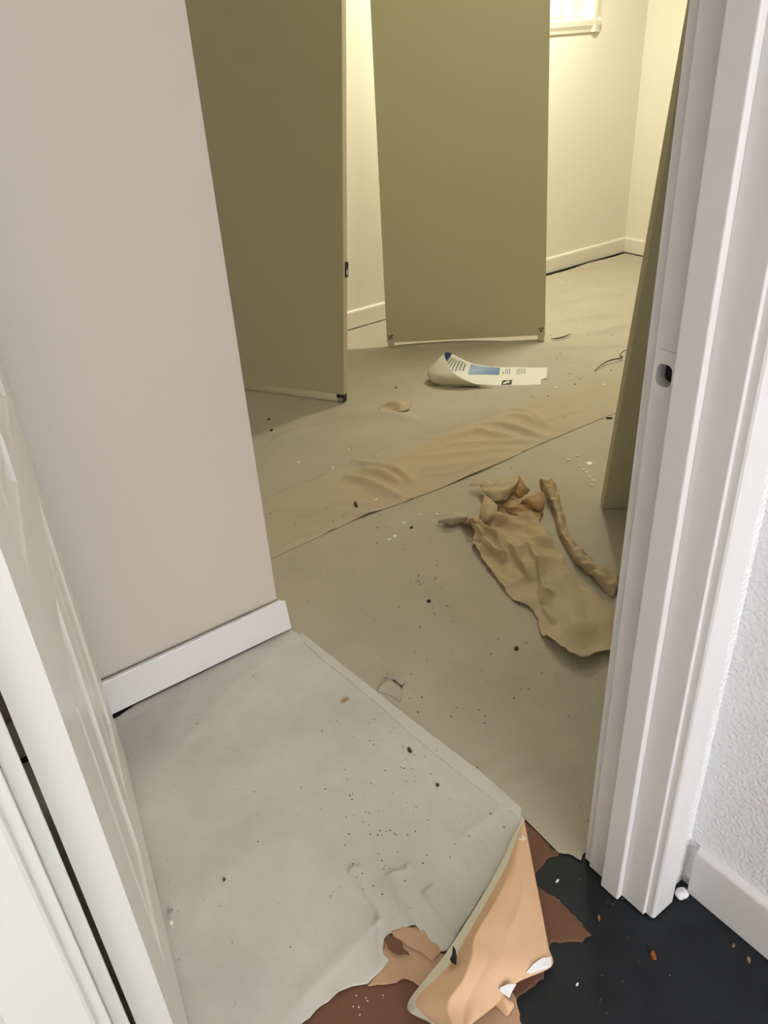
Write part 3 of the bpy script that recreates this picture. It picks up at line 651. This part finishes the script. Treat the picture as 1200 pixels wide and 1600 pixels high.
# ------------------------------------------------------------------ crumpled brown paper in the room
g7 = CG(660, 700, .28333); g8 = CG(670, 720, 1/6)
c7 = lambda pts: [F2(660+x*.28333, 700+y*.28333) for x, y in pts]
c8 = lambda *pts: [(670+x/6, 720+y/6) for x, y in pts]
cr_poly = c7([(205, 430), (285, 488), (275, 545), (335, 640), (400, 720), (490, 840), (600, 900), (640, 960), (650, 1040), (700, 1090), (760, 1145), (830, 1195), (870, 1212), (940, 1190), (985, 1168), (1040, 1155), (1130, 1130), (1130, 1000), (1010, 880), (900, 780), (800, 680), (740, 570), (690, 480), (640, 430), (665, 355), (560, 320), (430, 300), (330, 390), (255, 400)])
cr_r = [R_(.020, .012, *c8((440, 600), (520, 690), (600, 750), (645, 790), (690, 930), (700, 990)), mode='fold', fade=.3), R_(.014, .010, *c8((290, 610), (350, 660), (420, 700), (500, 745)), mode='left', fade=.3),
    R_(.014, .014, *c8((440, 775), (510, 830), (580, 880), (690, 965)), mode='left', fade=.3), R_(.012, .014, *c8((570, 640), (640, 700), (720, 830), (800, 850)), mode='fold'),
    R_(.008, .02, *c8((640, 560), (760, 640), (930, 620))), R_(.010, .014, *c8((860, 800), (960, 850), (1050, 940)), mode='fold'), R_(.006, .02, *c8((820, 500), (950, 560), (1080, 640))),
    R_(.012, .018, (825, 860), (838, 885), (845, 920), (843, 950), mode='left', fade=.4), R_(.010, .010, (840, 935), (855, 933), (865, 936), mode='fold'), R_(.008, .010, (845, 955), (855, 968), (866, 978), mode='left', fade=.4),
    R_(.016, .016, (792, 862), (808, 882), (826, 912), mode='left', fade=.4), R_(.006, .03, (860, 870), (890, 930), (910, 1000)), R_(.006, .025, (870, 1000), (900, 985), (930, 990)), R_(.008, .02, (815, 885), (840, 890), (870, 875), mode='fold'),
    R_(.014, .024, (852, 1000), (875, 1022), (905, 1043), (945, 1030), (960, 1022), fade=.3), R_(.006, .02, (800, 840), (830, 850), (860, 850), mode='fold'), R_(.006, .02, (730, 850), (760, 890), (800, 920), mode='fold')]
def creases(P, n, fmin, fmax, seed):
    g_ = np.random.default_rng(seed); z = np.zeros(len(P))
    W = P+.02*np.c_[np.sin(P[:, 1]*23+seed), np.sin(P[:, 0]*19+2*seed)]
    for _ in range(n):
        t = g_.uniform(0, 3.1416); f_ = g_.uniform(fmin, fmax); ph = g_.uniform(0, 1)
        u = (W[:, 0]*math.cos(t)+W[:, 1]*math.sin(t))*f_+ph
        tri = np.abs((u % 1)-.5)*2; z += tri/f_*g_.uniform(.5, 1)
    return z-z.mean()
crp = empty('crumpled_paper', tuple(F(840, 900)))
tag(crp, 'crumpled sheet of tan masking paper lying beside the right door jamb', 'paper')
def cr_extra(P):
    top = np.clip((P[:, 1]-.95)/.6, .25, 1)
    z = creases(P, 6, 5, 12, 5)*.20*top
    return np.clip(z+.004, 0, None)
def cr_tan(P):
    c = F2(790, 800); return .45*np.exp(-((P-c)**2).sum(1)/.28**2)
for q_ in cr_r: q_['amp'] *= 1.6
body = sheet('sheet_body', ragged(cr_poly, .012, .002, 31), .004, .0042, M['crumple'], cr_r, .003, cr_tan, .0004, cr_extra)
reparent(body, crp)
def fl(ctrl, seed, amp=.0030, tan=.0, nm='crumpled_flap', n=22):
    o = patch_obj(nm, ctrl, M['crumple'], None, n, n, amp*1.5, seed, 110, .0005, .005, tan=lambda u, v: tan); reparent(o, crp); return o
fl([[g8(455, 195, .030), g8(560, 185, .040), g8(700, 160, .052), g8(848, 135, .062)], [g8(485, 235, .034), g8(590, 225, .042), g8(700, 225, .054), g8(838, 190, .058)], [g8(500, 262, .036), g8(600, 285, .050), g8(700, 280, .056), g8(822, 235, .052)], [g8(545, 335, .030), g8(610, 378, .034), g8(690, 370, .036), g8(790, 285, .038)]], 1)
fl([[g8(848, 135, .062), g8(880, 185, .054), g8(915, 235, .044), g8(950, 275, .034)], [g8(825, 210, .050), g8(865, 250, .044), g8(895, 280, .034), g8(925, 305, .024)], [g8(795, 285, .036), g8(830, 320, .030), g8(860, 345, .022), g8(890, 350, .014)]], 2, .002, .95)
fl([[g8(640, 400, .014), g8(720, 370, .018), g8(790, 290, .020), g8(870, 330, .016)], [g8(700, 440, .012), g8(780, 420, .026), g8(840, 360, .020), g8(930, 370, .014)], [g8(760, 480, .010), g8(840, 460, .016), g8(930, 450, .024), g8(1020, 470, .010)], [g8(850, 530, .007), g8(920, 520, .009), g8(990, 510, .009), g8(1050, 490, .008)]], 3, .003, .75)
fl([[g8(840, 388, .022), g8(900, 355, .042), g8(985, 315, .052), g8(1062, 285, .054)], [g8(900, 400, .024), g8(950, 390, .040), g8(1010, 380, .046), g8(1080, 350, .044)], [g8(945, 430, .020), g8(990, 440, .030), g8(1030, 450, .032), g8(1086, 425, .028)], [g8(990, 465, .012), g8(1020, 482, .014), g8(1040, 490, .014), g8(1062, 492, .012)]], 4, .0016, .85)
fl([[g8(830, 400, .026), g8(880, 340, .036), g8(965, 300, .034)], [g8(835, 415, .024), g8(890, 370, .034), g8(975, 320, .034)]], 5, .002, .0, n=10)
fl([[g8(525, 322, .032), g8(585, 360, .038), g8(645, 412, .036)], [g8(490, 430, .030), g8(560, 440, .048), g8(638, 470, .040)], [g8(480, 520, .026), g8(545, 540, .042), g8(618, 530, .030)], [g8(492, 585, .016), g8(530, 612, .016), g8(580, 585, .014)]], 6, .0016, .2)
fl([[g8(370, 545, .010), g8(420, 530, .022), g8(480, 510, .014)], [g8(395, 585, .010), g8(440, 570, .028), g8(500, 560, .020)], [g8(410, 612, .008), g8(460, 605, .018), g8(525, 615, .012)]], 7, .004, .2, n=14)
fl([[g8(385, 215, .024), g8(430, 200, .030), g8(480, 200, .030)], [g8(375, 232, .020), g8(430, 238, .026), g8(490, 232, .030)]], 8, .001, .1, n=10)
# curled leaf-like scrap at the left
leaf = patch_obj('paper_scrap', [[g8(78, 573, .014), g8(150, 525, .022), g8(232, 470, .014), g8(330, 495, .012)], [g8(90, 572, .008), g8(160, 548, .030), g8(245, 520, .034), g8(365, 520, .022)], [g8(82, 585, .004), g8(160, 590, .012), g8(230, 603, .010), g8(352, 572, .008)]], M['mid'], None, 20, 20, .0006, 3, 50, .0005, .005)
tag(leaf, 'small curled grey paper scrap left of the crumpled brown paper', 'paper')
# twisted strip
tw = patch_obj('twisted_paper_strip', [
    [g7(640, 182, .038), g7(660, 190, .046), g7(690, 176, .050), g7(716, 168, .046)],
    [g7(655, 235, .024), g7(680, 215, .044), g7(712, 210, .044), g7(745, 225, .026)],
    [g7(700, 290, .012), g7(712, 285, .034), g7(735, 285, .038), g7(760, 300, .012)],
    [g7(728, 370, .008), g7(745, 365, .030), g7(765, 380, .024), g7(790, 400, .008)],
    [g7(745, 450, .008), g7(770, 450, .034), g7(795, 460, .020), g7(812, 490, .008)],
    [g7(800, 560, .008), g7(820, 545, .030), g7(855, 560, .034), g7(885, 560, .008)],
    [g7(848, 640, .008), g7(870, 610, .036), g7(910, 610, .028), g7(950, 635, .008)],
    [g7(905, 690, .008), g7(930, 665, .030), g7(985, 660, .040), g7(1030, 680, .010)],
    [g7(975, 755, .008), g7(1000, 720, .036), g7(1050, 700, .030), g7(1082, 715, .008)],
    [g7(1050, 825, .008), g7(1062, 790, .020), g7(1080, 760, .022), g7(1100, 745, .008)]], M['crumple'], None, 90, 26, .0075, 12, 130, .0005, .004, tan=lambda u, v: .55 if (v > .75 or u < .12) else .08)
tag(tw, 'twisted strip of tan paper running toward the right door jamb', 'paper')

# ------------------------------------------------------------------ curled printed label
lab = empty('printed_label', tuple(F(770, 595))); tag(lab, 'curled white printed label with blue panels in front of the leaning door', 'label')
gl = CG(660, 530, 210/1200)
LC = [[gl(1120, 255, .010), gl(1115, 300, .008), gl(1110, 345, .006), gl(1065, 360, .007), gl(1060, 408, .004)],
      [gl(960, 252, .011), gl(960, 290, .009), gl(955, 330, .007), gl(930, 365, .006), gl(920, 412, .003)],
      [gl(820, 250, .013), gl(815, 290, .010), gl(810, 330, .007), gl(790, 375, .005), gl(780, 420, .002)],
      [gl(690, 250, .016), gl(685, 290, .011), gl(680, 330, .008), gl(660, 380, .004), gl(640, 424, .002)],
      [gl(560, 238, .026), gl(550, 285, .016), gl(540, 328, .009), gl(500, 385, .004), gl(480, 420, .002)],
      [gl(430, 212, .042), gl(410, 275, .024), gl(395, 330, .012), gl(350, 390, .005), gl(330, 418, .003)],
      [gl(330, 165, .062), gl(290, 245, .034), gl(260, 315, .018), gl(230, 375, .009), gl(215, 415, .005)],
      [gl(262, 130, .078), gl(190, 215, .050), gl(140, 285, .030), gl(130, 345, .018), gl(140, 400, .010)],
      [gl(205, 118, .088), gl(110, 205, .066), gl(45, 285, .046), gl(62, 345, .032), gl(95, 385, .022)]]
lp = Patch(LC)
vs, fs = grid_of(lp.at, 40, 24); o = mesh('label_sheet', vs, fs, M['label'], None, True); thicken(o, .0006, 0); reparent(o, lab); lsheet = o
# rolled-over outer side of the curl, ending in a free edge
OC = [[gl(205, 118, .088), gl(198, 128, .089), gl(196, 140, .090)],
      [gl(110, 205, .066), gl(150, 185, .080), gl(212, 195, .082)],
      [gl(45, 285, .046), gl(120, 250, .066), gl(245, 255, .072)],
      [gl(62, 345, .032), gl(150, 320, .052), gl(300, 315, .058)],
      [gl(95, 385, .022), gl(220, 365, .038), gl(385, 365, .040)],
      [gl(215, 417, .006), gl(330, 400, .022), gl(480, 400, .022)],
      [gl(480, 422, .003), gl(540, 422, .006), gl(635, 428, .006)]]
op = Patch(OC); vs, fs = grid_of(op.at, 30, 12); o = mesh('curled_end', vs, fs, M['label_back'], None, True); thicken(o, .0006, 0); reparent(o, lab); o['label'] = 'plain outer side of the rolled-up end'
def printed(name, u0, u1, v0, v1, mat, off=.0009, n=8):
    vs, fs = grid_of(lambda u, v: lp.at(u, v)+np.array([0, 0, off]), n, max(2, n//2), u0, u1, v0, v1)
    return mesh(name, vs, fs, mat, lsheet, True)
printed('blue_panel', .37, .62, .04, .44, M['blue'])
printed('blue_corner', .865, .995, .0, .30, M['dblue'], .0012)
printed('logo_block', .24, .325, .70, .93, M['black_ink'])
printed('logo_mark', .262, .29, .74, .84, M['label'], .0014, 4); printed('logo_mark', .285, .31, .80, .89, M['label'], .0014, 4)
def text_lines(u0, u1, v0, v1, rows, along_u=False, seed=0):
    g_ = np.random.default_rng(seed); V, Fc = [], []
    for k in range(rows):
        if along_u: a0, a1, b0, b1 = u0, u0+(u1-u0)*g_.uniform(.6, 1), v0+(v1-v0)*k/rows, v0+(v1-v0)*(k+.42)/rows
        else: a0, a1, b0, b1 = u0+(u1-u0)*k/rows, u0+(u1-u0)*(k+.40)/rows, v0+(v1-v0)*g_.uniform(0, .15), v1-(v1-v0)*g_.uniform(0, .25)
        vs, fs = grid_of(lambda u, v: lp.at(u, v)+np.array([0, 0, .0009]), 3, 5, a0, a1, b0, b1)
        Fc += [tuple(i+len(V) for i in f) for f in fs]; V += vs
    return mesh('text_lines', V, Fc, M['ink'], lsheet, True)
text_lines(.66, .88, .05, .42, 7, seed=1); text_lines(.28, .33, .06, .42, 3, seed=2); text_lines(.16, .235, .06, .42, 5, seed=3); text_lines(.44, .47, .0, .03, 1, seed=4); text_lines(.335, .36, .22, .42, 1, seed=5)

# height of the paper surface, so that crumbs lie on it
from mathutils.bvhtree import BVHTree
def bvh_of(o): return BVHTree.FromPolygons([v.co for v in o.data.vertices], [tuple(p.vertices) for p in o.data.polygons])
bpy.context.view_layer.update()
_trees = [bvh_of(o) for o in (near, midp, tanp, farp, ros, tape)]
def ground(x, y):
    z = 0.0
    for t in _trees:
        h = t.ray_cast(Vector((x, y, .5)), Vector((0, 0, -1)))
        if h[0] is not None: z = max(z, h[0].z)
    return z
def FG(px, py, up=0.0):
    z = 0.005
    for _ in range(3):
        c = F(px, py, z); z = ground(c[0], c[1])+up
    return F(px, py, z)
# scrap left of the label, dry twig, wire, chips
g3 = CG(360, 380, 340/1200)
s = patch_obj('paper_scrap', [[g3(818, 900, .012), g3(860, 878, .024), g3(915, 862, .026), g3(992, 878, .018)], [g3(816, 912, .010), g3(880, 902, .014), g3(940, 890, .026), g3(988, 905, .014)], [g3(830, 927, .008), g3(890, 930, .010), g3(930, 929, .014), g3(968, 925, .009)]], M['crumple'], None, 22, 22, .0045, 17, 110, .0005, .008)
tag(s, 'small crumpled cream paper scrap on the floor left of the label', 'paper')
def tube(name, pts, r, mat, label, cat, seg=7):
    pts = [np.asarray(p, float) for p in pts]; n = 6*len(pts); V, Fc = [], []
    cs = [spline(pts, k/n) for k in range(n+1)]
    for k, c in enumerate(cs):
        t = cs[min(k+1, n)]-cs[max(k-1, 0)]; t = t/np.linalg.norm(t); a = np.cross(t, (0, 0, 1)); a /= np.linalg.norm(a)+1e-9; b = np.cross(a, t)
        rr = r*(.35+.65*math.sin(math.pi*min(max(k/n, .08), .92)))
        V += [c+rr*(math.cos(2*math.pi*i/seg)*a+math.sin(2*math.pi*i/seg)*b) for i in range(seg)]
    for k in range(n):
        for i in range(seg): Fc.append((k*seg+i, k*seg+(i+1) % seg, (k+1)*seg+(i+1) % seg, (k+1)*seg+i))
    Fc += [tuple(range(seg))[::-1], tuple(range(n*seg, (n+1)*seg))]
    return tag(mesh(name, V, Fc, mat, None, True), label, cat)
tube('twig', [F(861, 529, .010), F(870, 529, .011), F(882, 526, .013), F(891, 522, .015)], .0035, M['chip'], 'thin dark sliver lying right of the leaning window-wall door', 'debris')
tube('paper_curl', [F(929, 580, .006), F(936, 573, .012), F(946, 566, .016), F(957, 562, .018), F(972, 559, .014), F(969, 555, .020), F(974, 549, .02), F(984, 545, .01)], .0028, M['chip'], 'thin curly dark strip on the far floor beside the right slab', 'debris')
def chip(px, py, w_, l_, ang, mat, label, cat='debris', z=.007, h=.0025, group=None, name='debris_chip', seed=0):
    g_ = np.random.default_rng(seed+int(px*7+py)); c = FG(px, py, .0022); z = c[2]; n = 7; ca, sa = math.cos(ang), math.sin(ang); top, bot = [], []
    for k in range(n):
        a = 2*math.pi*k/n; r = g_.uniform(.75, 1.1); x, y = l_*math.cos(a)*r, w_*math.sin(a)*r
        X, Y = ca*x-sa*y, sa*x+ca*y; top.append((c[0]+X*.85, c[1]+Y*.85, z+h*g_.uniform(.6, 1.2))); bot.append((c[0]+X, c[1]+Y, z-.002))
    o = mesh(name, top+bot, [tuple(range(n)), tuple(range(n, 2*n))[::-1]]+[(k, n+k, n+(k+1) % n, (k+1) % n) for k in range(n)], mat)
    bm = bmesh.new(); bm.from_mesh(o.data); bmesh.ops.recalc_face_normals(bm, faces=bm.faces); bm.to_mesh(o.data); bm.free()
    return tag(o, label, cat, group)
def ang_of(p0, p1):
    a, b = F2(*p0), F2(*p1); return math.atan2(b[1]-a[1], b[0]-a[0])
chip(952, 653, .006, .013, ang_of((946, 653), (958, 653)), M['dark'], 'small black chip beside the right slab on the tan strip', seed=1)
chip(556, 788, .006, .022, ang_of((551, 780), (558, 796)), M['chip'], 'brown sliver on the near side of the tan strip', seed=2)
chip(539, 1094, .0035, .012, ang_of((531, 1098), (547, 1090)), M['wood'], 'small brown stick on the near white sheet', seed=3)
chip(670, 939, .005, .006, 0, M['dark'], 'small black crumb in the middle of the cream sheet', z=.0045, seed=4)
chip(807, 1013, .006, .008, .5, M['chip'], 'dark grey crumb left of the crumpled paper end', z=.005, seed=5)
chip(640, 1172, .004, .008, ang_of((636, 1168), (646, 1180)), M['chip'], 'curved dark scrap on the near sheet below the tear', seed=6)
chip(684, 1226, .003, .004, 0, M['chip'], 'small dark crumb near the sheet seam', seed=7)
chip(643, 824, .005, .005, 0, M['dark'], 'tiny round black crumb left of the curled grey scrap', z=.005, seed=8)
chip(619, 605, .007, .011, 1, M['wood'], 'tiny brown chip above the cream scrap near the far slabs', seed=9)
chip(424, 672, .007, .009, .3, M['chip'], 'small dark chip on the floor beside the entry wall corner', seed=10)
chip(420, 655, .006, .007, .3, M['chip'], 'tiny dark chip in the shadow of the shaded slab', seed=10)
chip(1021, 1493, .0048, .0085, ang_of((1017, 1483), (1024, 1502)), M['orange'], 'orange brown chip on the dark floor by the jamb', z=.003, h=.003, seed=11)
chip(936, 1435, .0022, .0056, ang_of((935, 1430), (937, 1440)), M['wood'], 'pale wood splinter on the dark floor left of the jamb', z=.003, seed=12)
chip(1170, 1500, .0028, .0048, .7, M['wood'], 'larger tan chip below the hallway baseboard', z=.003, seed=13)
chip(1146, 1477, .002, .003, .7, M['wood'], 'smaller tan chip beside the hallway baseboard', z=.003, seed=14)
chip(871, 1376, .0016, .004, ang_of((866, 1380), (876, 1371)), M['white_scrap'], 'white splinter on the dark floor beside the flap', z=.003, seed=15)
chip(902, 1538, .0014, .003, ang_of((898, 1541), (907, 1534)), M['white_scrap'], 'white splinter on the dark floor below the flap corner', z=.003, seed=16)
chip(350, 1374, .003, .003, 0, M['chip'], 'dark speck on the near sheet near the open door', z=.0065, seed=17)
chip(266, 1424, .004, .006, .4, M['wheel'], 'grey crumb at the foot of the open door', z=.0065, seed=18)
chip(267, 1441, .004, .004, .4, M['drop'], 'glossy white droplet at the foot of the open door', z=.0065, seed=19)
for k, (px, py, w_, l_) in enumerate([(920, 724, .016, .018), (888, 718, .010, .006), (902, 712, .006, .006), (906, 728, .006, .005), (911, 734, .007, .006), (916, 738, .007, .006), (921, 745, .007, .006), (927, 751, .007, .006), (925, 758, .007, .006), (617, 838, .010, .009), (609, 843, .006, .010), (631, 817, .007, .010), (683, 804, .007, .009), (655, 804, .005, .006), (588, 781, .006, .010), (869, 606, .009, .009), (943, 601, .009, .009), (847, 592, .010, .008), (545, 702, .006, .006), (466, 723, .010, .006), (520, 731, .006, .010), (660, 735, .005, .005)]):
    lb, gp = (('large round white paint drop right of the crumpled paper', None) if k == 0 else ('small white paint drop in the trail below the large round drop', 'paint drops trailing beside the right slab') if k < 9 else
              ('white paint drop left of the curled grey scrap', 'paint drops left of the curled scrap') if k < 14 else ('white paint drop on the tan strip below the wrinkles', None) if k == 14 else
              ('white paint drop on the floor between label and right slab', 'paint drops by the label') if k < 18 else ('faint white paint drop beside the entry wall corner', 'paint drops near the entry wall'))
    chip(px, py, w_*.8, l_*.8, 0, M['drop'], lb, 'paint drop', .0056, .0016, gp, 'paint_drop', k)
# uncountable crumbs and dust scattered over the paper
def crumbs(name, clusters, mat, label, zz=.0065, seed=3):
    g_ = np.random.default_rng(seed); V, Fc = [], []
    for (px, py, sx, sy, n, r) in clusters:
        for _ in range(n):
            x, y = px+g_.normal()*sx, py+g_.normal()*sy
            c = FG(x, y, .0004); zz = c[2]; r_ = r*g_.uniform(.4, 1.3); a = g_.uniform(0, 3.14); st = g_.uniform(1, 2.6); b = len(V)
            if c[0] < .25 and y < 1300 and x < 300: continue
            for k in range(5):
                t = 2*math.pi*k/5; X, Y = r_*st*math.cos(t), r_*math.sin(t)
                V.append((c[0]+math.cos(a)*X-math.sin(a)*Y, c[1]+math.sin(a)*X+math.cos(a)*Y, zz-.0006))
            V.append((c[0], c[1], zz+r_*.5))
            Fc += [(b+k, b+(k+1) % 5, b+5) for k in range(5)]
    return tag(mesh(name, V, Fc, mat), label, 'debris', None, 'stuff')
crumbs('dust_crumbs', [(600, 1260, 60, 60, 60, .0012), (560, 1330, 40, 40, 24, .0012), (640, 1180, 40, 40, 20, .0012), (720, 1300, 40, 30, 14, .0014), (520, 1130, 40, 30, 10, .0012), (400, 1350, 70, 80, 10, .0011)], M['chip'], 'fine dark dust crumbs scattered over the near sheet', .0072)
crumbs('dust_crumbs', [(660, 910, 10, 14, 16, .0016), (640, 950, 60, 40, 20, .0014), (760, 1010, 60, 50, 16, .0015), (720, 1110, 60, 50, 14, .0015), (560, 850, 60, 40, 10, .0018)], M['chip'], 'fine dark dust crumbs scattered over the cream sheet', .0052, 4)
crumbs('dust_crumbs', [(880, 470, 25, 25, 14, .003), (900, 560, 30, 30, 20, .003), (640, 680, 90, 30, 16, .002), (520, 800, 60, 20, 10, .002)], M['chip'], 'dark dust crumbs scattered over the far and tan sheets', .009, 5)
crumbs('white_crumbs', [(950, 1500, 80, 60, 12, .0008), (570, 1570, 20, 12, 8, .0010), (870, 1440, 20, 30, 5, .0009)], M['white_scrap'], 'tiny white crumbs on the dark floor and brown paper', .0030, 6)
